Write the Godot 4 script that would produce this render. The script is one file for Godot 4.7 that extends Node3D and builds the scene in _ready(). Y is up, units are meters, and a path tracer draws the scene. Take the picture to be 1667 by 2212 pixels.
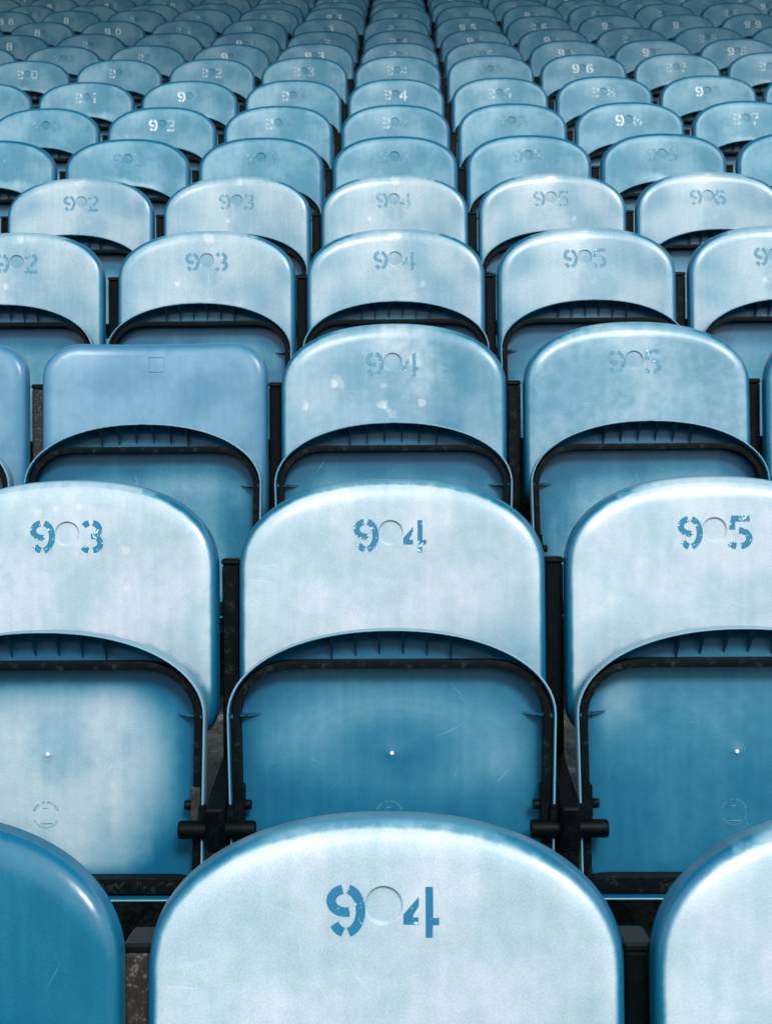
extends Node3D
# Rows of folded stadium seats climbing a covered concrete stand, seen from the front.

const H := 0.84            # top of a backrest above its own tread
const T := 0.78            # depth of a tread
const PITCH := 0.5         # seat to seat
const LEAN := 0.1745       # recline of the backrests
const RISE := [-0.005, 0.2495, 0.4887, 0.7376, 0.9612, 1.1875, 1.425, 1.6688, 1.9215, 2.15, 2.3818, 2.6296, 2.8775, 3.095, 3.335, 3.58, 3.83]
const SHIFT := [0.0, 0.001, 0.002, 0.003, -0.0045, -0.004, -0.006, -0.003, 0.001, 0.011, 0.008, -0.008, 0.018, 0.0, 0.0, 0.0, 0.0]
const ROWS := 16
const ORD := ["front", "second", "third", "fourth", "fifth", "sixth", "seventh", "eighth", "ninth", "tenth", "eleventh", "twelfth", "thirteenth", "fourteenth", "fifteenth", "sixteenth", "last"]

var M := {}
var mesh := {}
var used := {}
var rng := RandomNumberGenerator.new()
var cam: Camera3D

func _ready():
	rng.seed = 904
	# ---------------------------------------------------------------- camera
	cam = Camera3D.new()
	cam.name = "camera"
	add_child(cam)
	var phi := deg_to_rad(8.0)
	var yaw := -0.0134
	var roll := -0.0087
	var x1 := Vector3(cos(yaw), 0, sin(yaw))
	var z1 := Vector3(-sin(yaw), 0, cos(yaw))
	var up := Vector3.UP * cos(phi) - z1 * sin(phi)
	var back := z1 * cos(phi) + Vector3.UP * sin(phi)
	cam.transform = Transform3D(Basis(x1 * cos(roll) + up * sin(roll), up * cos(roll) - x1 * sin(roll), back), Vector3(0.0196, H + 0.4856, 1.2804))
	cam.fov = 2.0 * rad_to_deg(atan(1106.0 / 2900.0))
	cam.near = 0.05
	cam.far = 900.0
	cam.current = true
	var lens := CameraAttributesPhysical.new()
	lens.frustum_focal_length = 12.0 / (1106.0 / 2900.0)
	lens.frustum_focus_distance = 1.8
	lens.exposure_aperture = 11.0
	cam.attributes = lens
	cam.fov = 2.0 * rad_to_deg(atan(1106.0 / 2900.0))
	# ---------------------------------------------------------------- sky, sun, exposure
	var sky_mat := ProceduralSkyMaterial.new()
	sky_mat.sky_top_color = Color(0.97, 0.99, 1.0)
	sky_mat.sky_horizon_color = Color(0.76, 0.79, 0.82)
	sky_mat.sky_curve = 0.35
	sky_mat.ground_bottom_color = Color(0.20, 0.22, 0.20)
	sky_mat.ground_horizon_color = Color(0.55, 0.58, 0.58)
	sky_mat.sun_angle_max = 0.0
	var sky := Sky.new()
	sky.sky_material = sky_mat
	var env := Environment.new()
	env.background_mode = Environment.BG_SKY
	env.sky = sky
	env.ambient_light_source = Environment.AMBIENT_SOURCE_SKY
	env.tonemap_mode = Environment.TONE_MAPPER_LINEAR
	env.tonemap_exposure = 1.9
	env.sdfgi_enabled = true
	env.ssao_enabled = true
	env.ssil_enabled = true
	var we := WorldEnvironment.new()
	we.name = "world_environment"
	we.environment = env
	add_child(we)
	var sun := DirectionalLight3D.new()
	sun.name = "sun"
	sun.light_energy = 0.5
	sun.light_color = Color(1.0, 0.985, 0.965)
	sun.light_angular_distance = 14.0
	sun.shadow_enabled = true
	add_child(sun)
	sun.look_at_from_position(Vector3(4, 13, 13), Vector3.ZERO)

	make_materials()
	build_stand()
	make_seat_meshes()
	build_rows()

# ==================================================================== naming
func numbered(called: String) -> String:
	var n: int = used.get(called, -1) + 1
	used[called] = n
	return called if n == 0 else "%s_%03d" % [called, n]

func tag(o: Node3D, label: String, category: String, group := ""):
	o.set_meta("label", label)
	o.set_meta("category", category)
	if group != "":
		o.set_meta("group", group)

func put(called: String, m: Mesh, mat: Material, parent: Node, at := Vector3.ZERO) -> MeshInstance3D:
	var o := MeshInstance3D.new()
	o.name = called
	o.mesh = m
	o.material_override = mat
	o.position = at
	parent.add_child(o, true)
	return o

# ==================================================================== mesh tools
# rings of points -> one smooth skin; uv is taken from the flat rings
func skin(flat: Array, bend: Callable, around := true, along := false, uv_size := Vector2(0.5, 0.5)) -> ArrayMesh:
	var v := PackedVector3Array()
	var uv := PackedVector2Array()
	var nr := PackedVector3Array()
	var idx := PackedInt32Array()
	var k: int = flat[0].size()
	for ring in flat:
		for p in ring:
			v.append(bend.call(p))
			uv.append(Vector2(0.5 + p.x / uv_size.x, 0.5 - p.y / uv_size.y))
			nr.append(Vector3.ZERO)
	var rows := flat.size() if along else flat.size() - 1
	var cols := k if around else k - 1
	for i in rows:
		for j in cols:
			var a := i * k + j
			var b := i * k + (j + 1) % k
			var c := ((i + 1) % flat.size()) * k + j
			var d := ((i + 1) % flat.size()) * k + (j + 1) % k
			for t in [[a, b, c], [b, d, c]]:
				var n: Vector3 = (v[t[2]] - v[t[0]]).cross(v[t[1]] - v[t[0]])
				if n.length_squared() < 1e-18:
					continue
				idx.append_array(PackedInt32Array(t))
				for q in t:
					nr[q] += n
	for i in nr.size():
		nr[i] = nr[i].normalized() if nr[i].length_squared() > 0.0 else Vector3.BACK
	var arr := []
	arr.resize(Mesh.ARRAY_MAX)
	arr[Mesh.ARRAY_VERTEX] = v
	arr[Mesh.ARRAY_NORMAL] = nr
	arr[Mesh.ARRAY_TEX_UV] = uv
	arr[Mesh.ARRAY_INDEX] = idx
	var m := ArrayMesh.new()
	m.add_surface_from_arrays(Mesh.PRIMITIVE_TRIANGLES, arr)
	return m

func resample(pts: PackedVector2Array, n: int) -> PackedVector2Array:
	var total := 0.0
	for i in pts.size():
		total += pts[i].distance_to(pts[(i + 1) % pts.size()])
	var out := PackedVector2Array()
	var want := 0.0
	var gone := 0.0
	for i in pts.size():
		var a := pts[i]
		var b := pts[(i + 1) % pts.size()]
		var l := a.distance_to(b)
		while want <= gone + l and out.size() < n:
			out.append(a.lerp(b, (want - gone) / maxf(l, 1e-9)))
			want += total / n
		gone += l
	return out

# closed outline, clockwise from the bottom middle: straight sides, elliptic top corners, round bottom corners
func outline(w: float, top: float, bottom: float, cw: float, ch: float, power: float, rb: float, n: int, bow := 0.0) -> PackedVector2Array:
	var p := PackedVector2Array()
	for i in 13:
		var a := PI / 2 * i / 12.0
		p.append(Vector2(-w + rb - rb * sin(a), bottom + rb - rb * cos(a)))
	for i in 41:
		var a := PI / 2 * i / 40.0
		var cx := pow(maxf(cos(a), 0.0), 2.0 / power)
		var sy := pow(maxf(sin(a), 0.0), 2.0 / power)
		p.append(Vector2(-w + cw - cw * cx, top - ch + ch * sy))
	for i in 41:
		var a := PI / 2 * (40 - i) / 40.0
		var cx := pow(maxf(cos(a), 0.0), 2.0 / power)
		var sy := pow(maxf(sin(a), 0.0), 2.0 / power)
		p.append(Vector2(w - cw + cw * cx, top - ch + ch * sy))
	for i in 13:
		var a := PI / 2 * (12 - i) / 12.0
		p.append(Vector2(w - rb + rb * sin(a), bottom + rb - rb * cos(a)))
	if bow > 0.0:
		for i in p.size():
			if p[i].y > (top + bottom) * 0.5:
				p[i].y -= bow * pow(p[i].x / w, 2.0)
	return resample(p, n)

func normals_of(o: PackedVector2Array) -> PackedVector2Array:
	var r := PackedVector2Array()
	for i in o.size():
		var d := o[(i + 1) % o.size()] - o[i - 1]
		r.append(Vector2(-d.y, d.x).normalized())     # outward for a clockwise outline
	return r

func ring(o: PackedVector2Array, nn: PackedVector2Array, inset: float, h: float) -> PackedVector3Array:
	var r := PackedVector3Array()
	for i in o.size():
		var q := o[i] - nn[i] * inset
		r.append(Vector3(q.x, q.y, h))
	return r

func pack(rings: Array, from: PackedVector3Array, to: PackedVector3Array, steps: Array):
	for s in steps:
		var r := PackedVector3Array()
		for i in from.size():
			r.append(from[i].lerp(to[i], s))
		rings.append(r)

# box with chamfered edges
func chamfer_box(st: SurfaceTool, c: Vector3, s: Vector3, e: float, x := Transform3D.IDENTITY):
	var h := s * 0.5
	var face := func(pts: Array):
		var n: Vector3 = (pts[2] - pts[0]).cross(pts[1] - pts[0])
		var mid := Vector3.ZERO
		for p in pts: mid += p
		if n.dot(mid) < 0: pts.reverse()
		for i in range(1, pts.size() - 1):
			for p in [pts[0], pts[i], pts[i + 1]]:
				st.add_vertex(x * (c + p))
	var P := func(sg: Vector3, ax: int) -> Vector3:
		var q := Vector3.ZERO
		for k in 3: q[k] = sg[k] * (h[k] if k == ax else h[k] - e)
		return q
	for ax in 3:
		var b := (ax + 1) % 3
		var d := (ax + 2) % 3
		for sg in [-1.0, 1.0]:
			var q := []
			for t in [[-1, -1], [1, -1], [1, 1], [-1, 1]]:
				var v := Vector3.ZERO
				v[ax] = sg; v[b] = t[0]; v[d] = t[1]
				q.append(P.call(v, ax))
			face.call(q)
			for s2 in [-1.0, 1.0]:      # edges between ax and b
				var u := Vector3.ZERO
				u[ax] = sg; u[b] = s2
				var u0 := u; u0[d] = -1.0
				var u1 := u; u1[d] = 1.0
				face.call([P.call(u0, ax), P.call(u1, ax), P.call(u1, b), P.call(u0, b)])
	for a in [-1.0, 1.0]:
		for b in [-1.0, 1.0]:
			for d in [-1.0, 1.0]:
				var v := Vector3(a, b, d)
				face.call([P.call(v, 0), P.call(v, 1), P.call(v, 2)])

func begin() -> SurfaceTool:
	var st := SurfaceTool.new()
	st.begin(Mesh.PRIMITIVE_TRIANGLES)
	st.set_smooth_group(-1)
	return st

func done(st: SurfaceTool) -> ArrayMesh:
	st.generate_normals()
	return st.commit()

func box(s: Vector3, e: float, c := Vector3.ZERO, x := Transform3D.IDENTITY) -> ArrayMesh:
	var st := begin()
	chamfer_box(st, c, s, e, x)
	return done(st)

# lathe along x
func lathe_x(profile: Array, n: int) -> ArrayMesh:
	var rings := []
	for p in profile:
		var r := PackedVector3Array()
		for i in n:
			var a := TAU * i / n
			r.append(Vector3(p.x, p.y * cos(a), p.y * sin(a)))
		rings.append(r)
	return skin(rings, func(p): return p)

# ==================================================================== materials
func noise(freq: float, sd: int, octaves := 4, kind := FastNoiseLite.TYPE_SIMPLEX_SMOOTH) -> FastNoiseLite:
	var f := FastNoiseLite.new()
	f.seed = sd
	f.frequency = freq
	f.noise_type = kind
	f.fractal_octaves = octaves
	return f

func bytes(f: FastNoiseLite, n: int, seamless := false) -> PackedByteArray:
	var im: Image = f.get_seamless_image(n, n) if seamless else f.get_image(n, n)
	im.convert(Image.FORMAT_L8)
	return im.get_data()

func tri(called: String, tex: Texture2D, scale: float, rough: float, spec := 0.5) -> StandardMaterial3D:
	var m := StandardMaterial3D.new()
	m.resource_name = called
	m.albedo_texture = tex
	m.uv1_triplanar = true
	m.uv1_scale = Vector3.ONE * scale
	m.roughness = rough
	m.metallic_specular = spec
	return m

func mottled(n: int, sd: int, dark: Color, mid: Color, light: Color, f1: float, f2: float) -> ImageTexture:
	var a := bytes(noise(f1, sd, 5), n, true)
	var b := bytes(noise(f2, sd + 7, 3), n, true)
	var out := PackedByteArray()
	out.resize(n * n * 3)
	for i in n * n:
		var t := a[i] / 255.0 * 0.6 + b[i] / 255.0 * 0.4
		var c := dark.lerp(mid, smoothstep(0.25, 0.5, t)).lerp(light, smoothstep(0.56, 0.75, t))
		out[i * 3] = int(c.r * 255.0); out[i * 3 + 1] = int(c.g * 255.0); out[i * 3 + 2] = int(c.b * 255.0)
	return ImageTexture.create_from_image(Image.create_from_data(n, n, false, Image.FORMAT_RGB8, out))

var dist := {}
func distance_field(key: String, o: PackedVector2Array, n: int) -> PackedFloat32Array:
	var id := key + str(n)
	if dist.has(id):
		return dist[id]
	var g := 96
	var im := Image.create(g, g, false, Image.FORMAT_RF)
	for y in g:
		for x in g:
			var p := Vector2((x + 0.5) / g - 0.5, 0.5 - (y + 0.5) / g) * 0.5
			var best := 1.0
			for i in o.size():
				best = minf(best, Geometry2D.get_closest_point_to_segment(p, o[i], o[(i + 1) % o.size()]).distance_squared_to(p))
			best = sqrt(best)
			im.set_pixel(x, y, Color(best if Geometry2D.is_point_in_polygon(p, o) else -best, 0, 0))
	im.resize(n, n, Image.INTERPOLATE_CUBIC)
	dist[id] = im.get_data().to_float32_array()
	return dist[id]

# plastic whose face has been bleached by the weather: blue where it was sheltered and where pan shade is painted, pale elsewhere
func plastic(key: String, o: PackedVector2Array, n: int, sd: int, blue: Color, pale: Color, lo: float, hi: float, e0: float, e1: float, extra: Callable, lip := 0.0, spots := [], scratches := 0, disc := 0.0, scuff := 0.0, rub := 0.8, crisp := 0.2) -> ImageTexture:
	var d := distance_field(key, o, n)
	var s := 512.0 / n
	var a := bytes(noise(0.005 * s, sd, 2), n)
	var b := bytes(noise(0.03 * s, sd + 11, 4), n)
	var c := bytes(noise(0.35, sd + 23, 2), n)
	var f := noise(0.02 * s, sd + 31, 2)
	f.fractal_type = FastNoiseLite.FRACTAL_RIDGED
	f.domain_warp_enabled = true
	f.domain_warp_amplitude = 24.0
	var sc := bytes(f, n)
	var streak := bytes(noise(0.045 * s, sd + 41, 3), n)
	var out := PackedByteArray()
	out.resize(n * n * 3)
	var i := 0
	for y in n:
		for x in n:
			var A := a[i] / 255.0
			var B := b[i] / 255.0
			var C := c[i] / 255.0 - 0.5
			var inside := smoothstep(0.0, 0.008, d[i])
			var p := Vector2((x + 0.5) / n - 0.5, 0.5 - (y + 0.5) / n) * 0.5
			var e := smoothstep(e0, e1, d[i] + (B - 0.5) * 0.0012)
			if scuff > 0.0:      # rubbed pale over the top of the rim, not round its shoulders
				e = maxf(e, rub * smoothstep(0.155, 0.10, absf(p.x) + (B - 0.5) * 0.06) * smoothstep(0.12, 0.17, p.y) * smoothstep(-0.004, 0.004, d[i]))
			var w := lo + (hi - lo) * smoothstep(0.2, 0.8, A * 0.82 + B * 0.18)
			w += (streak[(y / 12) * n + x] / 255.0 - 0.5) * 0.08
			if lip == 0.0:      # unfaded blue and the folded pan's shade, put into the lower backrest's colour
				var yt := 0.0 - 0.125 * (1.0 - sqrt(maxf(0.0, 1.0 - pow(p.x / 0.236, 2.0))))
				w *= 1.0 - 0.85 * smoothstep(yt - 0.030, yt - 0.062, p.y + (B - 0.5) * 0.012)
			for t in spots:
				w += t[3] * smoothstep(1.0, crisp, Vector2(p.x - t[0], p.y - t[1]).length() / t[2] + (B - 0.5) * 2.6 * (0.4 + crisp))
			if key == "back":      # the moulded disc stays a little bluer
				w -= disc * smoothstep(0.0186, 0.0176, Vector2(p.x + 0.002, p.y - 0.116).length())
			w = clampf((w + extra.call(p, B)) * e + scuff * smoothstep(0.32, 0.62, B) * smoothstep(0.12, 0.19, p.y) * (1.0 - e) * inside + ((sc[i] / 255.0 - 0.5) * 0.03 + C * 0.06) * inside, 0.0, 1.2)
			if lip > 0.0 and d[i] < lip:
				w = maxf(w, 0.62)
			var g := 1.0 + (C * 0.09 + (B - 0.5) * 0.03) * inside
			var hue := (streak[((y + n / 3) % n) * n + x] / 255.0 * 0.3 + a[n * n - 1 - i] / 255.0 * 0.7 - 0.5) * 0.035 * w
			out[i * 3] = clampi(int((lerpf(blue.r, pale.r, w) + hue * 0.4) * g * 255.0), 0, 255)
			out[i * 3 + 1] = clampi(int((lerpf(blue.g, pale.g, w) - hue * 0.3) * g * 255.0), 0, 255)
			out[i * 3 + 2] = clampi(int(lerpf(blue.b, pale.b, w) * g * 255.0), 0, 255)
			i += 1
	var im := Image.create_from_data(n, n, false, Image.FORMAT_RGB8, out)
	var dice := RandomNumberGenerator.new()
	dice.seed = sd
	for k in scratches:
		var q := Vector2(dice.randf_range(0.1, 0.9), dice.randf_range(0.12, 0.7)) * n
		var go := Vector2.from_angle(dice.randf_range(0, TAU))
		var bend := dice.randf_range(-0.01, 0.01)
		var white := dice.randf() < 0.7
		var most := dice.randf_range(0.08, 0.3)
		var long := int(dice.randf_range(0.02, 0.12) * n)
		for j in long:
			q += go
			go = go.rotated(bend)
			if q.x < 1 or q.y < 1 or q.x >= n - 1 or q.y >= n - 1 or d[int(q.y) * n + int(q.x)] < 0.02: break
			var old := im.get_pixelv(Vector2i(q))
			im.set_pixelv(Vector2i(q), old.lerp(Color(0.88, 0.93, 0.95) if white else Color(0.3, 0.5, 0.6), most * sin(PI * j / long)))
	return ImageTexture.create_from_image(im)

func shell(called: String, tex: Texture2D, rough: float, spec := 0.5) -> StandardMaterial3D:
	var m := StandardMaterial3D.new()
	m.resource_name = called
	m.albedo_texture = tex
	m.texture_repeat = false
	m.roughness = rough
	m.metallic_specular = spec
	m.normal_enabled = true
	m.normal_texture = M.grain
	m.normal_scale = 0.035
	return m

# worn stencil paint: colour, flecks of a second colour, and how much of it is left
func paint(called: String, sd: int, c: Color, fleck: Color, flecks: float, left: float) -> StandardMaterial3D:
	var n := 128
	var a := bytes(noise(0.09, sd, 3), n, true)
	var b := bytes(noise(0.025, sd + 3, 2), n, true)
	var out := PackedByteArray()
	out.resize(n * n * 4)
	for i in n * n:
		var q := a[i] / 255.0 * 0.55 + b[i] / 255.0 * 0.45
		var k := smoothstep(1.0 - flecks, 1.0 - flecks + 0.17, q)
		var e := c.lerp(fleck, k)
		out[i * 4] = int(e.r * 255.0); out[i * 4 + 1] = int(e.g * 255.0); out[i * 4 + 2] = int(e.b * 255.0)
		var w := a[(i * 7 + 900) % (n * n)] / 255.0 * 0.35 + b[i] / 255.0 * 0.65
		out[i * 4 + 3] = int(clampf(smoothstep(1.0 - left - 0.12, 1.0 - left + 0.12, w), 0.0, 1.0) * 255.0)
	var m := StandardMaterial3D.new()
	m.resource_name = called
	m.albedo_texture = ImageTexture.create_from_image(Image.create_from_data(n, n, false, Image.FORMAT_RGBA8, out))
	m.transparency = BaseMaterial3D.TRANSPARENCY_ALPHA
	m.roughness = 0.6
	return m

var back_outline: PackedVector2Array
var square_outline: PackedVector2Array
var pan_outline: PackedVector2Array

func make_materials():
	# all outlines are centred on y = 0 of their texture
	back_outline = outline(0.233, 0.2, -0.2, 0.233, 0.142, 2.24, 0.05, 128)
	square_outline = outline(0.233, 0.2, -0.2, 0.075, 0.072, 2.1, 0.05, 128, 0.007)
	pan_outline = outline(0.2353, 0.1935, -0.1935, 0.2353, 0.125, 2.12, 0.03, 128)
	var g := NoiseTexture2D.new()
	g.width = 256; g.height = 256
	g.seamless = true
	g.as_normal_map = true
	g.bump_strength = 1.2
	g.noise = noise(0.22, 5, 2)
	M.grain = g
	var blue := Color(0.012, 0.335, 0.465)
	var pale := Color(0.672, 0.735, 0.778)
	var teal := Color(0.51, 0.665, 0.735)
	var none := func(_p, _b): return 0.0
	M.backs = []
	# near seats, each with its own wear; spots are x, y, radius, strength
	var specs := [
		[904, 0.88, 1.02, func(p, b): return -0.22 * smoothstep(0.10, 0.16, p.x) * smoothstep(0.04, -0.10, p.y) * (0.4 + b), [[-0.06, -0.02, 0.03, 0.08], [0.09, 0.05, 0.02, 0.07], [0.05, -0.08, 0.03, -0.10]]],
		[903, 0.88, 1.02, none, [[-0.02, 0.155, 0.008, 0.14], [0.018, 0.158, 0.007, 0.13], [-0.05, 0.150, 0.009, 0.12], [0.092, 0.03, 0.010, 0.15], [0.09, 0.09, 0.010, 0.15], [-0.12, 0.04, 0.05, -0.08]]],
		[905, 0.88, 1.02, func(p, b): return -0.20 * smoothstep(0.10, 0.17, p.x + b * 0.04) * smoothstep(0.1, -0.1, p.y), []],
		[914, 0.52, 0.70, func(p, b): return 0.30 * smoothstep(0.05, -0.05, absf(p.x - 0.04) - 0.07) * smoothstep(0.0, 0.16, p.y + p.x * 0.3) * (0.5 + 0.6 * b) - 0.22 * smoothstep(0.05, 0.0, absf(p.x - 0.115) - 0.012) + 0.12 * smoothstep(0.0, -0.2, p.x), [[-0.113, 0.075, 0.018, 0.22], [-0.018, 0.066, 0.010, 0.28], [-0.125, 0.07, 0.010, 0.2], [-0.028, 0.024, 0.014, 0.32], [-0.010, 0.012, 0.016, 0.26], [0.06, 0.03, 0.008, 0.3], [-0.18, 0.02, 0.012, 0.3], [0.04, 0.12, 0.02, 0.25]]],
		[915, 0.60, 0.76, func(p, b): return -0.10 * smoothstep(0.0, 0.2, absf(p.x)) + 0.10 * (b - 0.5), [[-0.03, 0.02, 0.03, -0.08]]],
	]
	for s in specs:
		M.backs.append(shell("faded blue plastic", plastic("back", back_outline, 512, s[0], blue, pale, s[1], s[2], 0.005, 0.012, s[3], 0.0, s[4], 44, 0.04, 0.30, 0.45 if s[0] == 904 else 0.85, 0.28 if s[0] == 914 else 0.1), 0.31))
	M.mid = []
	for k in 4:
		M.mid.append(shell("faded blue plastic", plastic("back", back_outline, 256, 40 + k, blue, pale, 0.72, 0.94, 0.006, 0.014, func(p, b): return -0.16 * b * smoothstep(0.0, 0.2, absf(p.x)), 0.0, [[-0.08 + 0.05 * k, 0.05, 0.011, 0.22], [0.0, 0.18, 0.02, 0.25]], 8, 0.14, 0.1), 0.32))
	M.far = []
	for k in 4:
		M.far.append(shell("weathered blue plastic", plastic("back", back_outline, 256, 60 + k, blue, teal, 0.58, 0.84, 0.011, 0.017, func(p, b): return 0.5 * smoothstep(0.02, 0.0, absf(p.y - 0.02 - 0.2 * p.x * (k - 1)) - 0.01 * b) * smoothstep(0.13, 0.05, absf(p.x - 0.03)) * (0.0 if k > 1 else 0.7), 0.0, [], 4, 0.16), 0.42, 0.4))  # blue rim widened to take in the shade on the rounded edge
	M.deep = []
	for k in 4:
		M.deep.append(shell("weathered blue plastic", plastic("back", back_outline, 192, 80 + k, blue, teal, 0.55, 0.82, 0.012, 0.018, none, 0.0, [], 0, 0.16), 0.42, 0.4))  # wide blue rim carries the shade of the edge in its colour
	M.fresh = shell("unfaded blue plastic", plastic("back", back_outline, 512, 21, Color(0.04, 0.36, 0.48), pale, 0.0, 0.06, 0.0, 0.02, none, 0.0, [], 10), 0.27)
	M.square = shell("newer violet blue plastic", plastic("square", square_outline, 512, 33, Color(0.19, 0.42, 0.555), Color(0.55, 0.68, 0.755), 0.36, 0.60, 0.0, 0.03, none, 0.0, [], 6), 0.34)
	M.pans = []
	var ps := [
		[0.02, 0.10, func(p, b): # rings of wiped dirt round the moulding pip
			var r := Vector2((p.x - 0.005) / 0.135, (p.y - 0.0105) / 0.072).length()
			var swirl := 0.5 + 0.5 * sin(r * 34.0 + b * 3.0)
			return (0.36 + 0.025 * swirl) * exp(-pow((r - 1.0) / 0.55, 2.0)) * smoothstep(-0.075, 0.03, p.y + p.x * 0.12) + 0.10 * smoothstep(0.05, 0.0, Vector2(p.x - 0.012, (p.y - 0.025) * 2.0).length())],
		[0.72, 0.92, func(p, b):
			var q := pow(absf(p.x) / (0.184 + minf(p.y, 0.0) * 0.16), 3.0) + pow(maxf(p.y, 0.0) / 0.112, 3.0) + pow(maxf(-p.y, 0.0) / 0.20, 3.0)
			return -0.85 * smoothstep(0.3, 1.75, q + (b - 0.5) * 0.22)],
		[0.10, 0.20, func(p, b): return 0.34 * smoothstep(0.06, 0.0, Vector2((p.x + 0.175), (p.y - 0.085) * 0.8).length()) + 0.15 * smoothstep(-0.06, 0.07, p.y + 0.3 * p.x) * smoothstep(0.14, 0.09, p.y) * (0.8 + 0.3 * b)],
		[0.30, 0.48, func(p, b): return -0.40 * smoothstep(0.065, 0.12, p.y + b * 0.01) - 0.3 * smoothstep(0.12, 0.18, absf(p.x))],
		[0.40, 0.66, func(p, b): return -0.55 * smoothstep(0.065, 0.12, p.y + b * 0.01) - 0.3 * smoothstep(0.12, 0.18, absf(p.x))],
	]
	for k in ps.size():
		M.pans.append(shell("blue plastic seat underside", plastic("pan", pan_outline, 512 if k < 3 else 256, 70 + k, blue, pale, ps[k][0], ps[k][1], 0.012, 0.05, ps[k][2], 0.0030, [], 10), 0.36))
	M.rib = StandardMaterial3D.new()
	M.rib.albedo_color = blue
	M.rib.roughness = 0.45
	M.pip = StandardMaterial3D.new()
	M.pip.albedo_color = Color(0.85, 0.89, 0.9)
	M.pip.roughness = 0.4
	M.black = tri("black painted steel", mottled(256, 3, Color(0.0, 0.022, 0.030), Color(0.006, 0.034, 0.045), Color(0.03, 0.07, 0.085), 0.02, 0.09), 5.0, 0.5, 0.2)
	M.worn = tri("worn black steel", mottled(256, 4, Color(0.0, 0.022, 0.030), Color(0.008, 0.038, 0.050), Color(0.11, 0.15, 0.16), 0.03, 0.12), 5.0, 0.55, 0.22)
	M.rust = tri("rusted steel", mottled(256, 5, Color(0.05, 0.05, 0.05), Color(0.14, 0.125, 0.12), Color(0.40, 0.37, 0.35), 0.05, 0.16), 5.0, 0.8)
	M.speck = tri("speckled black steel", mottled(256, 6, Color(0.02, 0.03, 0.034), Color(0.035, 0.05, 0.055), Color(0.42, 0.45, 0.45), 0.10, 0.25), 5.0, 0.6)
	M.lug = tri("chipped steel", mottled(128, 15, Color(0.03, 0.035, 0.037), Color(0.13, 0.135, 0.13), Color(0.27, 0.275, 0.265), 0.04, 0.12), 8.0, 0.6)
	M.cap = StandardMaterial3D.new()
	M.cap.albedo_color = Color(0.015, 0.04, 0.05)
	M.cap.roughness = 0.4
	M.cap.metallic_specular = 0.3
	M.concrete = tri("weathered concrete", mottled(512, 8, Color(0.08, 0.11, 0.115), Color(0.24, 0.27, 0.27), Color(0.48, 0.51, 0.505), 0.012, 0.11), 1.3, 0.9)
	M.steel = tri("pale roof sheet", mottled(128, 9, Color(0.50, 0.52, 0.53), Color(0.55, 0.57, 0.58), Color(0.6, 0.62, 0.63), 0.03, 0.1), 0.5, 0.8)  # roof underside kept pale to bounce light onto the rows
	M.dark = tri("dark far stand", mottled(128, 12, Color(0.16, 0.22, 0.27), Color(0.20, 0.27, 0.33), Color(0.27, 0.34, 0.40), 0.03, 0.1), 0.1, 0.9)
	M.grass = tri("grass", mottled(256, 10, Color(0.16, 0.24, 0.11), Color(0.21, 0.31, 0.14), Color(0.27, 0.36, 0.18), 0.02, 0.2), 0.4, 0.95)
	var flake := Color(0.80, 0.88, 0.92)
	M.paint = [
		paint("blue stencil paint", 1, Color(0.05, 0.40, 0.55), flake, 0.34, 1.0),
		paint("flaking blue stencil paint", 2, Color(0.09, 0.42, 0.555), Color(0.80, 0.87, 0.90), 0.42, 1.1),
		paint("worn blue stencil paint", 3, Color(0.32, 0.54, 0.64), Color(0.82, 0.90, 0.94), 0.38, 0.70),
		paint("faint blue stencil paint", 4, Color(0.34, 0.55, 0.64), Color(0.7, 0.8, 0.86), 0.35, 0.58),
		paint("white stencil paint", 5, Color(0.80, 0.87, 0.90), Color(0.6, 0.75, 0.82), 0.35, 0.80),
		paint("worn white stencil paint", 6, Color(0.70, 0.80, 0.85), Color(0.5, 0.68, 0.77), 0.35, 0.54),
	]

# ==================================================================== the stand
func structure(called: String, m: Mesh, mat: Material, at := Vector3.ZERO):
	var o := put(numbered(called), m, mat, self, at)
	o.set_meta("kind", "structure")
	return o

func tread(n: int) -> float:
	if n >= 0:
		return RISE[n]
	return 0.25 * n

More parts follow.
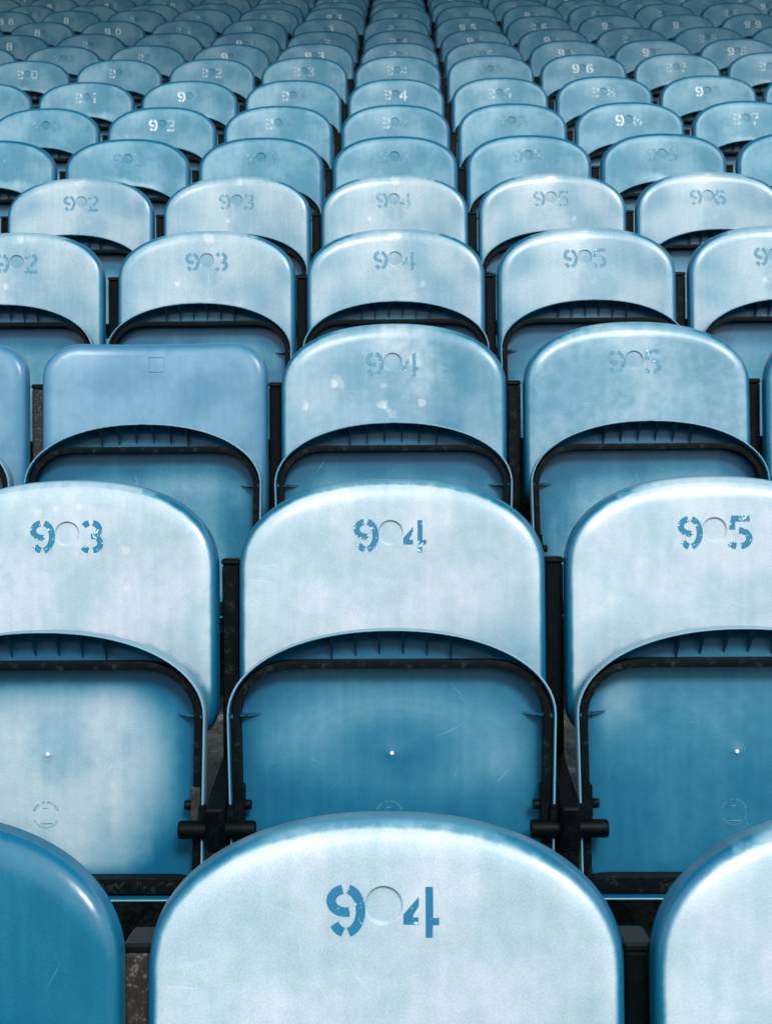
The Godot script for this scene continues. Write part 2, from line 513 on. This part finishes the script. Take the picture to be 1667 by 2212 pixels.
func build_stand():
	for n in range(-4, ROWS + 1):
		var y := tread(n)
		structure("terrace_step", box(Vector3(60.0, 0.9, T), 0.012), M.concrete, Vector3(0, y - 0.45, -n * T - 0.16 + T * 0.5))
	structure("ground", box(Vector3(800, 0.4, 800), 0.0), M.grass, Vector3(0, -1.55, 0))
	var wall := put("back_wall", box(Vector3(60, 9.0, 0.3), 0.01), M.concrete, self, Vector3(0, 3.2, -ROWS * T - 0.36))
	tag(wall, "grey concrete wall closing the top of the stand", "wall")
	var roof := Node3D.new()  # unseen roof; its height and ends are set to shape the light
	roof.name = "stand_roof"
	add_child(roof)
	roof.position = Vector3(-21.0, 10.6, -6.0)
	tag(roof, "grey sheet roof over the rows of seats", "roof")
	put("roof_deck", box(Vector3(60, 0.12, 15.0), 0.01), M.steel, roof)
	for k in 9:
		put("roof_beam", box(Vector3(0.25, 0.5, 14.8), 0.01), M.steel, roof, Vector3(-28.0 + 7.0 * k, -0.312, 0))

	var far := Node3D.new()  # unseen stand, added to darken what the glossy seats reflect
	far.name = "opposite_stand"
	add_child(far)
	far.position = Vector3(-20, -1.35, 78)
	tag(far, "dark covered stand across the pitch, facing the rows of seats", "stand")
	put("seating_bank", box(Vector3(110, 1.2, 26), 0.01), M.dark, far, Vector3(0, 5.2, 8)).rotation.x = -0.42
	put("rear_wall", box(Vector3(110, 17, 0.6), 0.01), M.dark, far, Vector3(0, 8.5, 21))
	put("roof_deck", box(Vector3(110, 0.5, 24), 0.01), M.dark, far, Vector3(0, 17.2, 9))

# ==================================================================== seat shapes
func bend_back(p: Vector3) -> Vector3:
	# flat backrest (y from -0.2 to 0.2) -> reclined, dished shell; local to the seat
	var y := p.y - 0.2
	var z := 0.034 * pow(p.x / 0.233, 2.0) - 0.006 * pow(clampf((y + 0.09) / 0.09, 0.0, 1.0), 2.0)
	var h := p.z + z
	return Vector3(p.x, H + y * cos(LEAN) + h * sin(LEAN), -y * sin(LEAN) + h * cos(LEAN))

func hole_ring(o: PackedVector2Array, c: Vector2, r: float, h: float, square: bool) -> PackedVector3Array:
	var out := PackedVector3Array()
	for q in o:
		var d := (q - c).normalized()
		if square:
			d /= maxf(absf(d.x), absf(d.y))
		out.append(Vector3(c.x + d.x * r, c.y + d.y * r, h))
	return out

func make_back(o: PackedVector2Array, square: bool) -> ArrayMesh:
	var nn := normals_of(o)
	var rings := []
	var c := Vector2(-0.002, 0.116) if not square else Vector2(0.0, 0.149)
	var mid := PackedVector3Array()
	for q in o: mid.append(Vector3(0, 0, -0.030))
	rings.append(mid)
	rings.append(ring(o, nn, 0.006, -0.030))
	rings.append(ring(o, nn, -0.001, -0.036))
	rings.append(ring(o, nn, -0.002, -0.0355))
	rings.append(ring(o, nn, -0.0015, -0.032))
	var r := 0.034 if not square else 0.026
	var rd := 0.020
	for k in 10:
		var a := PI / 2 * k / 9.0
		rings.append(ring(o, nn, r * (1.0 - cos(a)), -rd + rd * sin(a)))
	var r0 := 0.0183 if not square else 0.0165
	var inner: PackedVector3Array = rings[-1]
	pack(rings, inner, hole_ring(o, c, r0 + 0.0016, 0, square), [0.06, 0.14, 0.24, 0.36, 0.5, 0.64, 0.78, 0.9, 1.0])
	rings.append(hole_ring(o, c, r0 + 0.0003, 0, square))
	var deep := -0.0028 if not square else -0.0012
	rings.append(hole_ring(o, c, r0 - 0.0003, deep, square))
	if square:
		rings.append(hole_ring(o, c, r0 - 0.0016, deep, square))
		rings.append(hole_ring(o, c, r0 - 0.0022, 0.0, square))
		rings.append(hole_ring(o, c, r0 - 0.0036, 0.0, square))
	else:
		rings.append(hole_ring(o, c, r0 - 0.0016, deep, square))
	rings.append(hole_ring(o, c, r0 * 0.4, deep if not square else 0.0, square))
	rings.append(hole_ring(o, c, 0.0, deep if not square else 0.0, square))
	return skin(rings, bend_back)

# pan: flat y from -0.1935 to 0.1935, hinge at flat y = -0.0905
const HINGE := -0.0905
func bend_pan(p: Vector3) -> Vector3:
	return Vector3(p.x * (1.0 - 0.10 * maxf(0.0, 0.08 - p.y)), p.y - HINGE, p.z)

func make_pan(o: PackedVector2Array) -> ArrayMesh:
	var nn := normals_of(o)
	var rings := []
	var c := Vector2(0, 0.0105)
	var deep := 0.043
	var mid := PackedVector3Array()
	for q in o: mid.append(Vector3(0, 0, -0.054))
	rings.append(mid)
	rings.append(ring(o, nn, 0.03, -0.056))
	rings.append(ring(o, nn, 0.008, -0.051))
	rings.append(ring(o, nn, 0.001, -0.038))
	rings.append(ring(o, nn, 0.0, -0.006))
	rings.append(ring(o, nn, 0.0, -0.0025))
	rings.append(ring(o, nn, 0.0008, -0.0006))
	rings.append(ring(o, nn, 0.0018, 0.0))
	rings.append(ring(o, nn, 0.0030, -0.0004))
	rings.append(ring(o, nn, 0.0038, -0.0022))
	rings.append(ring(o, nn, 0.0040, -0.0050))
	for k in 7:
		var a := PI / 2 * k / 6.0
		var rr := PackedVector3Array()
		for i in o.size():
			var rf := 0.008 + 0.008 * pow(maxf(nn[i].y, 0.0), 3.0)
			var q := o[i] - nn[i] * (0.0045 + rf * (1.0 - cos(a)))
			rr.append(Vector3(q.x, q.y, -(deep - rf) - rf * sin(a)))
		rings.append(rr)
	var inner: PackedVector3Array = rings[-1]
	pack(rings, inner, hole_ring(o, c, 0.016, -deep + 0.002, false), [0.08, 0.2, 0.35, 0.5, 0.7, 0.85, 1.0])
	rings.append(hole_ring(o, c, 0.006, -deep + 0.0035, false))
	rings.append(hole_ring(o, c, 0.0, -deep + 0.004, false))
	return skin(rings, bend_pan)

# a closed bar bent round the inside of the pan
func make_frame(n: int) -> ArrayMesh:
	var o := outline(0.2240, 0.1935 - 0.050, -0.1935 + 0.014, 0.080, 0.076, 2.1, 0.02, n, 0.004)
	var nn := normals_of(o)
	var rings := []
	var sec := [[-0.0058, -0.040], [-0.0058, -0.0125], [-0.0055, -0.0112], [0.0055, -0.0112], [0.0058, -0.0125], [0.0058, -0.040]]
	for i in o.size():
		var r := PackedVector3Array()
		for s in sec:
			var w: float = 1.0 + 0.9 * smoothstep(-0.6, -0.95, nn[i].y)     # the rear bar is thicker
			var q: Vector2 = o[i] - nn[i] * (s[0] * w + 0.0055 * (w - 1.0))
			r.append(Vector3(q.x, q.y, s[1]))
		rings.append(r)
	return skin(rings, bend_pan, true, true)

# thin triangular rib from the floor of the pan to its lip
func make_rib(dirs: Vector2, at: Vector2, length: float, high: float, half: float) -> ArrayMesh:
	var st := begin()
	var side := Vector3(-dirs.y, dirs.x, 0) * half
	var a := Vector3(at.x, at.y - HINGE, -0.044)                      # toe, out on the floor
	var b := a + Vector3(dirs.x, dirs.y, 0) * length
	var d := b + Vector3(0, 0, high)
	var m := a.lerp(d, 0.5) - Vector3(0, 0, high * 0.14)
	for s in [-1.0, 1.0]:
		var f := [a + side * s * 0.4, b + side * s, d + side * s, m + side * s * 0.7]
		if s > 0: f.reverse()
		for t in [[0, 1, 2], [0, 2, 3]]:
			for k in t: st.add_vertex(f[k])
	for e in [[a, m], [m, d]]:
		var q := [e[0] - side * 0.6, e[0] + side * 0.6, e[1] + side, e[1] - side]
		for t in [[0, 1, 2], [0, 2, 3]]:
			for k in t: st.add_vertex(q[k])
	return done(st)

func make_stamp() -> ArrayMesh:
	var st := SurfaceTool.new()
	st.begin(Mesh.PRIMITIVE_TRIANGLES)
	var c := Vector3(-0.004, 0.0105 - 0.088 - HINGE, -0.0412)
	var font := SystemFont.new()
	font.font_names = PackedStringArray(["Droid Sans"])
	var words := "MADE IN BRITAIN"
	for i in words.length():
		if words[i] == " ": continue
		var t := TextMesh.new()
		t.text = words[i]
		t.font = font
		t.font_size = 24
		t.pixel_size = 0.00018
		t.depth = 0.0006
		t.curve_step = 4.0
		var a := deg_to_rad(66.0 - 132.0 * i / (words.length() - 1))
		var x := Transform3D(Basis(Vector3.BACK, a), c + Vector3(-sin(a), cos(a), 0) * 0.0185)
		for s in t.get_surface_count():
			st.append_from(t, s, x)
	var bm := BoxMesh.new()
	for k in 13:
		bm.size = Vector3(0.0008, 0.0026, 0.0007)
		var a := deg_to_rad(118.0 + 124.0 * k / 12.0)
		st.append_from(bm, 0, Transform3D(Basis(Vector3.BACK, a), c + Vector3(-sin(a), cos(a), 0) * 0.0185))
	bm.size = Vector3(0.017, 0.0009, 0.0007)
	st.append_from(bm, 0, Transform3D(Basis.IDENTITY, c + Vector3(0.001, -0.0125, 0)))
	bm.size = Vector3(0.007, 0.0009, 0.0007)
	st.append_from(bm, 0, Transform3D(Basis.IDENTITY, c + Vector3(-0.001, 0.0095, 0)))
	return st.commit()

func make_mark() -> ArrayMesh:          # the faint round ejector mark
	var rings := []
	for p in [[0.0164, -0.0440], [0.0161, -0.0424], [0.0153, -0.0424], [0.0150, -0.0440]]:
		var r := PackedVector3Array()
		for i in 40:
			var a := -TAU * i / 40
			r.append(Vector3(-0.165 + cos(a) * p[0], 0.0105 - 0.032 + sin(a) * p[0], p[1]))
		rings.append(r)
	return skin(rings, bend_pan)

# ---------------------------------------------------------------- stencil digits (millimetres, y up, box 40 x 52 centred on 0)
# a stroke is a list of centre points; width 9.5
func arc(cx: float, cy: float, rx: float, ry: float, a0: float, a1: float) -> Array:
	var r := []
	var n := maxi(3, int(absf(a1 - a0) / 12.0))
	for i in n + 1:
		var a := deg_to_rad(lerpf(a0, a1, float(i) / n))
		r.append(Vector2(cx + rx * cos(a), cy + ry * sin(a)))
	return r

func strokes(ch: String) -> Array:
	match ch:
		"9": return [arc(0, 10, 14.6, 11.4, 103, 284), arc(0, 0, 14.6, 21.5, 80, -80), arc(0, 0, 14.6, 21.5, 259, 217)]
		"6":
			var r := []
			for s in strokes("9"):
				var q := []
				for p in s: q.append(-p)
				r.append(q)
			return r
		"0": return [arc(0, 0, 14.6, 21.5, 103, 257), arc(0, 0, 14.6, 21.5, 77, -77)]
		"8": return [arc(0, 11, 12.6, 10.6, 105, 262), arc(0, 11, 12.6, 10.6, 75, -82), arc(0, -10.5, 14.6, 11.4, 100, 255), arc(0, -10.5, 14.6, 11.4, 80, -75)]
		"3": return [arc(-1, 11, 13.0, 10.6, 150, 104), arc(-1, 11, 13.0, 10.6, 76, -90), arc(-1, -10.5, 15.0, 11.2, 68, -76), arc(-1, -10.5, 15.0, 11.2, -104, -148)]
		"2": return [arc(0, 10.5, 14.0, 11.2, 165, 104), arc(0, 10.5, 14.0, 11.2, 76, -30) + [Vector2(-2, -8), Vector2(-11, -16)], [Vector2(-17, -22), Vector2(17, -22)]]
		"5": return [[Vector2(15, 21.5), Vector2(-10.0, 21.5), Vector2(-12.0, 4.5)], arc(-2, -9, 16.0, 12.5, 88, -78), arc(-2, -9, 16.0, 12.5, -104, -148)]
		"7": return [[Vector2(-16, 21.5), Vector2(15, 21.5)], [Vector2(13, 13), Vector2(3, -6), Vector2(-3, -26)]]
		"1": return [[Vector2(1, 26), Vector2(1, -26)]]
		"4": return []
	return []

const FOUR := [[[-19, -4.0], [-3.6, 13.5], [-3.6, 4.2], [-9.5, -4.8], [-9.0, -6.8], [-4.0, -6.8], [-4.0, -14.0], [-19, -14.0]],
	[[3.0, 23.4], [10.6, 23.4], [10.6, -7.0], [16.4, -7.0], [16.4, -14.2], [10.2, -14.2], [9.8, -26.6], [3.0, -26.6]]]

func make_digit(ch: String, cx: float) -> ArrayMesh:
	var st := SurfaceTool.new()
	st.begin(Mesh.PRIMITIVE_TRIANGLES)
	st.set_smooth_group(0)
	var place := func(p: Vector2) -> Vector3:
		return bend_back(Vector3(cx + p.x * 0.001, 0.1112 + p.y * 0.001, 0.00035))
	var tri_ := func(a: Vector2, b: Vector2, c: Vector2):
		var w := (b - a).cross(c - a)
		for p in ([a, c, b] if w > 0 else [a, b, c]):
			st.set_uv(p / 60.0 + Vector2(cx * 9.0, ch.unicode_at(0) * 0.37))
			st.add_vertex(place.call(p))
	var wide := 4.7
	for s in strokes(ch):
		var l := []
		for i in s.size():
			var a: Vector2 = s[maxi(i - 1, 0)]
			var b: Vector2 = s[mini(i + 1, s.size() - 1)]
			var d := (b - a).normalized()
			var k := 1.0
			if i > 0 and i < s.size() - 1:
				k = 1.0 / maxf(0.55, absf(d.dot((s[i] - a).normalized())))
			l.append(Vector2(-d.y, d.x) * wide * k)
		for i in s.size() - 1:
			tri_.call(s[i] + l[i], s[i] - l[i], s[i + 1] + l[i + 1])
			tri_.call(s[i] - l[i], s[i + 1] - l[i + 1], s[i + 1] + l[i + 1])
	if ch == "4":
		for poly in FOUR:
			var q := PackedVector2Array()
			for p in poly: q.append(Vector2(p[0], p[1]))
			var t := Geometry2D.triangulate_polygon(q)
			for i in range(0, t.size(), 3):
				tri_.call(q[t[i]], q[t[i + 1]], q[t[i + 2]])
	st.generate_normals()
	return st.commit()

func make_seat_meshes():
	mesh.back = make_back(back_outline, false)
	mesh.square = make_back(square_outline, true)
	mesh.pan = make_pan(pan_outline)
	mesh.frame = make_frame(72)
	mesh.ribs = []
	for k in 6:
		var x := (k - 2.5) * 0.0345
		var top := 0.1935 - 0.125 * (1.0 - pow(1.0 - pow(absf(x) / 0.2353, 2.12), 1.0 / 2.12)) - 0.0055
		mesh.ribs.append(make_rib(Vector2(0, 1), Vector2(x, top - 0.036), 0.036, 0.039, 0.0014))
	for s in [-1.0, 1.0]:
		mesh.ribs.append(make_rib(Vector2(s, 0), Vector2(s * 0.187, 0.0105 + 0.058), 0.043, 0.036, 0.0024))
	mesh.stamp = make_stamp()
	mesh.mark = make_mark()
	mesh.pip = lathe_x([Vector2(-0.004, 0.0), Vector2(-0.004, 0.0034), Vector2(0.0016, 0.0031), Vector2(0.0024, 0.002), Vector2(0.0026, 0.0)], 12)
	mesh.bolt = lathe_x([Vector2(-0.006, 0.0), Vector2(-0.006, 0.0072), Vector2(0.005, 0.0072), Vector2(0.0062, 0.006), Vector2(0.0062, 0.0)], 6)
	mesh.clip = box(Vector3(0.010, 0.030, 0.012), 0.001)  # dark block standing in for the open gap in the pan lip
	mesh.lug = box(Vector3(0.0150, 0.066, 0.027), 0.0015)
	mesh.back_bar = box(Vector3(0.474, 0.04, 0.006), 0.001)
	mesh.digit = {}
	for ch in "0123456789":
		mesh.digit["l" + ch] = make_digit(ch, -0.0395)
		mesh.digit["r" + ch] = make_digit(ch, 0.0365)
	# the bracket between two seats
	var x := Transform3D(Basis(Vector3.RIGHT, -0.14), Vector3.ZERO)
	mesh.post = box(Vector3(0.028, 0.707, 0.056), 0.003, Vector3(0, 0.3535, -0.008), x)
	mesh.foot = box(Vector3(0.11, 0.008, 0.12), 0.001)
	mesh.cap = box(Vector3(0.0305, 0.010, 0.0585), 0.003, Vector3(0, 0.7115, -0.008), x)
	mesh.arm = box(Vector3(0.026, 0.066, 0.205), 0.003)
	mesh.pivot = lathe_x([Vector2(-0.055, 0.0), Vector2(-0.055, 0.0110), Vector2(-0.0535, 0.0124), Vector2(-0.0505, 0.0130), Vector2(0.0505, 0.0130), Vector2(0.0535, 0.0124), Vector2(0.055, 0.0110), Vector2(0.055, 0.0)], 24)

# ==================================================================== seats
func make_seat(number: int, row: int, square: bool, back_mat: Material, pan_mat: Material, near: bool, paints: Array, col: int) -> Node3D:
	var s := Node3D.new()
	s.name = numbered("stadium_seat")
	add_child(s)
	var b := put("backrest", mesh.square if square else mesh.back, back_mat, s)
	if not square:
		var txt := str(number)
		if paints[0] != null:
			put("digit", mesh.digit["l" + txt[0]], paints[0], b)
		if paints[1] != null:
			put("digit", mesh.digit["r" + txt[2]], paints[1], b)
	var bar := put("back_bar", mesh.back_bar, M.black, s, bend_back(Vector3(0, -0.06, -0.061)))
	bar.rotation.x = -LEAN
	var p := put("seat_pan", mesh.pan, pan_mat, s, Vector3(0, 0.364, 0.233))
	p.rotation.x = deg_to_rad(-8.0 + rng.randf_range(-0.9, 0.9))
	put("pan_frame", mesh.frame, M.worn if near else M.black, p)
	if row < 9:
		for r in mesh.ribs:
			put("rib", r, M.rib, p)
	if near:
		var q := put("moulding_pip", mesh.pip, M.pip, p, Vector3(0, 0.0105 - HINGE, -0.0392))
		q.rotation.y = -PI / 2
		put("maker_stamp", mesh.stamp, pan_mat if false else M.stamp, p)
		put("mould_mark", mesh.mark, M.rib, p)
	for sd in [-1.0, 1.0]:
		put("hinge_clip", mesh.clip, M.black, p, Vector3(sd * 0.2300, 0.0200, -0.0030))  # dark filler where the lip only has a gap
		put("pan_lug", mesh.lug, M.lug if near and sd > 0 and col % 2 == 1 else M.black, p, Vector3(sd * 0.2195, 0.026, -0.0240))
		if row < 6:
			var bolt := put("bolt", mesh.bolt, M.black, p, Vector3(sd * 0.2080, 0.031, -0.020))
			bolt.rotation.y = 0.0 if sd < 0 else PI
	return s

func make_support(steel: Material) -> Node3D:
	var s := Node3D.new()
	s.name = numbered("seat_bracket")
	add_child(s)
	var post := put("post", mesh.post, steel, s, Vector3(0, 0.004, 0.090))
	put("post_cap", mesh.cap, M.cap, post)
	put("foot_plate", mesh.foot, M.black, s, Vector3(0, 0.004, 0.090))
	var arm := put("arm", mesh.arm, M.black, s, Vector3(0, 0.377, 0.154))
	arm.rotation.x = 0.07
	put("pivot", mesh.pivot, M.black, s, Vector3(0, 0.364, 0.233))
	return s

# leftmost and rightmost column that the camera can see in a row, in seats from the one that is numbered 904
func columns(row: int) -> Vector2i:
	var lo := 0
	var hi := 0
	var inv := cam.global_transform.affine_inverse()
	var lim := 833.5 / 2900.0
	for c in range(-12, 13):
		for e in [-0.235, 0.235]:
			var q: Vector3 = inv * Vector3(c * PITCH + e + SHIFT[row], RISE[row] + 0.6, -row * T)
			if absf(q.x / -q.z) < lim + 0.006:
				lo = mini(lo, c)
				hi = maxi(hi, c)
	return Vector2i(lo - 1, hi + 1) if row < 5 else Vector2i(lo, hi)

# how much of the stencil is left on the far seats: row, column -> paint of the first and last digit
const LEFT := {
	"6,-3": [3, 3], "6,-2": [4, 5], "6,-1": [5, 3], "6,0": [5, 3], "6,1": [3, 3], "6,2": [4, 5], "6,3": [5, 5],
	"7,-3": [5, 5], "7,-2": [4, 3], "7,-1": [5, 3], "7,0": [5, 4], "7,1": [5, 5], "7,2": [5, 5], "7,3": [4, 3],
	"8,-4": [5, 5], "8,-3": [5, -1], "8,-2": [5, 5], "8,-1": [5, 5], "8,0": [5, 5], "8,1": [3, 3], "8,2": [4, 4], "8,3": [5, 5], "8,4": [5, 3],
	"9,-4": [3, 3], "9,-3": [5, -1], "10,-5": [4, -1], "10,-4": [5, 3], "10,-3": [3, 3],
	"11,-5": [4, -1], "11,-4": [4, 4], "11,-3": [5, 5], "11,-1": [-1, 4], "11,0": [5, -1], "11,1": [4, 4], "11,3": [4, -1], "11,4": [4, -1], "11,5": [4, 4],
	"12,-6": [4, 4], "12,-5": [4, -1], "12,-4": [5, -1], "12,-3": [5, -1], "12,3": [5, -1], "12,4": [5, -1], "12,5": [5, 5],
}
const COUNT := ["", "first", "second", "third", "fourth", "fifth", "sixth", "seventh", "eighth", "ninth", "tenth", "eleventh", "twelfth"]

func place(c: int) -> String:
	if c == 0:
		return "in the middle column"
	return "%s seat %s of the middle column" % [COUNT[absi(c)], "left" if c < 0 else "right"]

func gap(c: int) -> String:
	return "%s gap %s of the middle seat" % [COUNT[absi(c) if c < 0 else c + 1], "left" if c < 0 else "right"]

func build_rows():
	M.stamp = StandardMaterial3D.new()
	M.stamp.albedo_color = Color(0.36, 0.58, 0.68)
	M.stamp.roughness = 0.4
	for row in ROWS:
		var cols := columns(row)
		for c in range(cols.x, cols.y + 1):
			var number := 904 + c
			var square := row == 2 and (c == -1 or c == -2)
			var mat: Material
			var look := "faded pale blue"
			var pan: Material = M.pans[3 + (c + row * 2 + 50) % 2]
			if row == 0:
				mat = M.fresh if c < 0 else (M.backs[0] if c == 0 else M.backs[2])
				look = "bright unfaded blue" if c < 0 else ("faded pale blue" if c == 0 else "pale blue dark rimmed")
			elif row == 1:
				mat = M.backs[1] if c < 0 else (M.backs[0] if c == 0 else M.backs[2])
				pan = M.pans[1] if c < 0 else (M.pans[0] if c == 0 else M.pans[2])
				look = "faded pale blue"
			elif square:
				mat = M.square
				look = "newer square cornered violet blue"
			elif row == 2:
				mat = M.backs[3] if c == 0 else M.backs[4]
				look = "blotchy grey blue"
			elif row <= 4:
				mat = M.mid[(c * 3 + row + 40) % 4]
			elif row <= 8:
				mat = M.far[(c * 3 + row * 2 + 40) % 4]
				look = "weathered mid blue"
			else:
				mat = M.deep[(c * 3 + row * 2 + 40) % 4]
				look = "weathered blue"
			var pa: Array = [null, null]
			for k in 2:
				if row == 0:
					pa[k] = M.paint[0]
				elif row == 1:
					pa[k] = M.paint[1]
				elif row <= 5:
					pa[k] = M.paint[2 if row <= 3 or rng.randf() < 0.4 else 3]
				else:
					var u := rng.randf()
					pa[k] = M.paint[4] if u < 0.25 + 0.15 * (1 - k) else (M.paint[5] if u < 0.85 else M.paint[3])
			var key := "%d,%d" % [row, c]
			if LEFT.has(key):
				for k in 2:
					pa[k] = null if LEFT[key][k] < 0 else M.paint[LEFT[key][k]]
			var s := make_seat(number, row, square, mat, pan, row <= 2, pa, absi(c))
			s.position = Vector3(c * PITCH + SHIFT[row] - (0.006 * c if row == 0 else 0.0) + rng.randf_range(-0.002, 0.002), tread(row), -row * T)
			s.rotation.y = rng.randf_range(-0.008, 0.008)
			s.get_node("backrest").rotation.x = rng.randf_range(-0.008, 0.008)
			if square:
				for child in ["backrest"]:
					s.get_node(child).position = Vector3(0, -0.036, 0.0065)
			if square:
				tag(s, "%s seat, square mark, %s of the pair in third row" % [look, "right" if c == -1 else "left"], "seat", "folding seats in rows up the stand")
			else:
				tag(s, "%s folding seat, %s row, %s" % [look, ORD[row], place(c)], "seat", "folding seats in rows up the stand")
		for c in range(cols.x - 1, cols.y + 1):
			var steel: Material = M.black
			var worn := "black"
			if row == 0 and c == -1:
				steel = M.rust
				worn = "rusted"
			elif row == 2 and c == -2:
				steel = M.speck
				worn = "speckled black"
			elif (c * 5 + row * 3 + 70) % 4 == 0:
				steel = M.worn
				worn = "scuffed black"
			var b := make_support(steel)
			b.position = Vector3((c + 0.5) * PITCH + SHIFT[row], tread(row), -row * T)
			tag(b, "%s steel bracket, %s row, %s" % [worn, ORD[row], gap(c)], "bracket", "steel brackets between the seats")
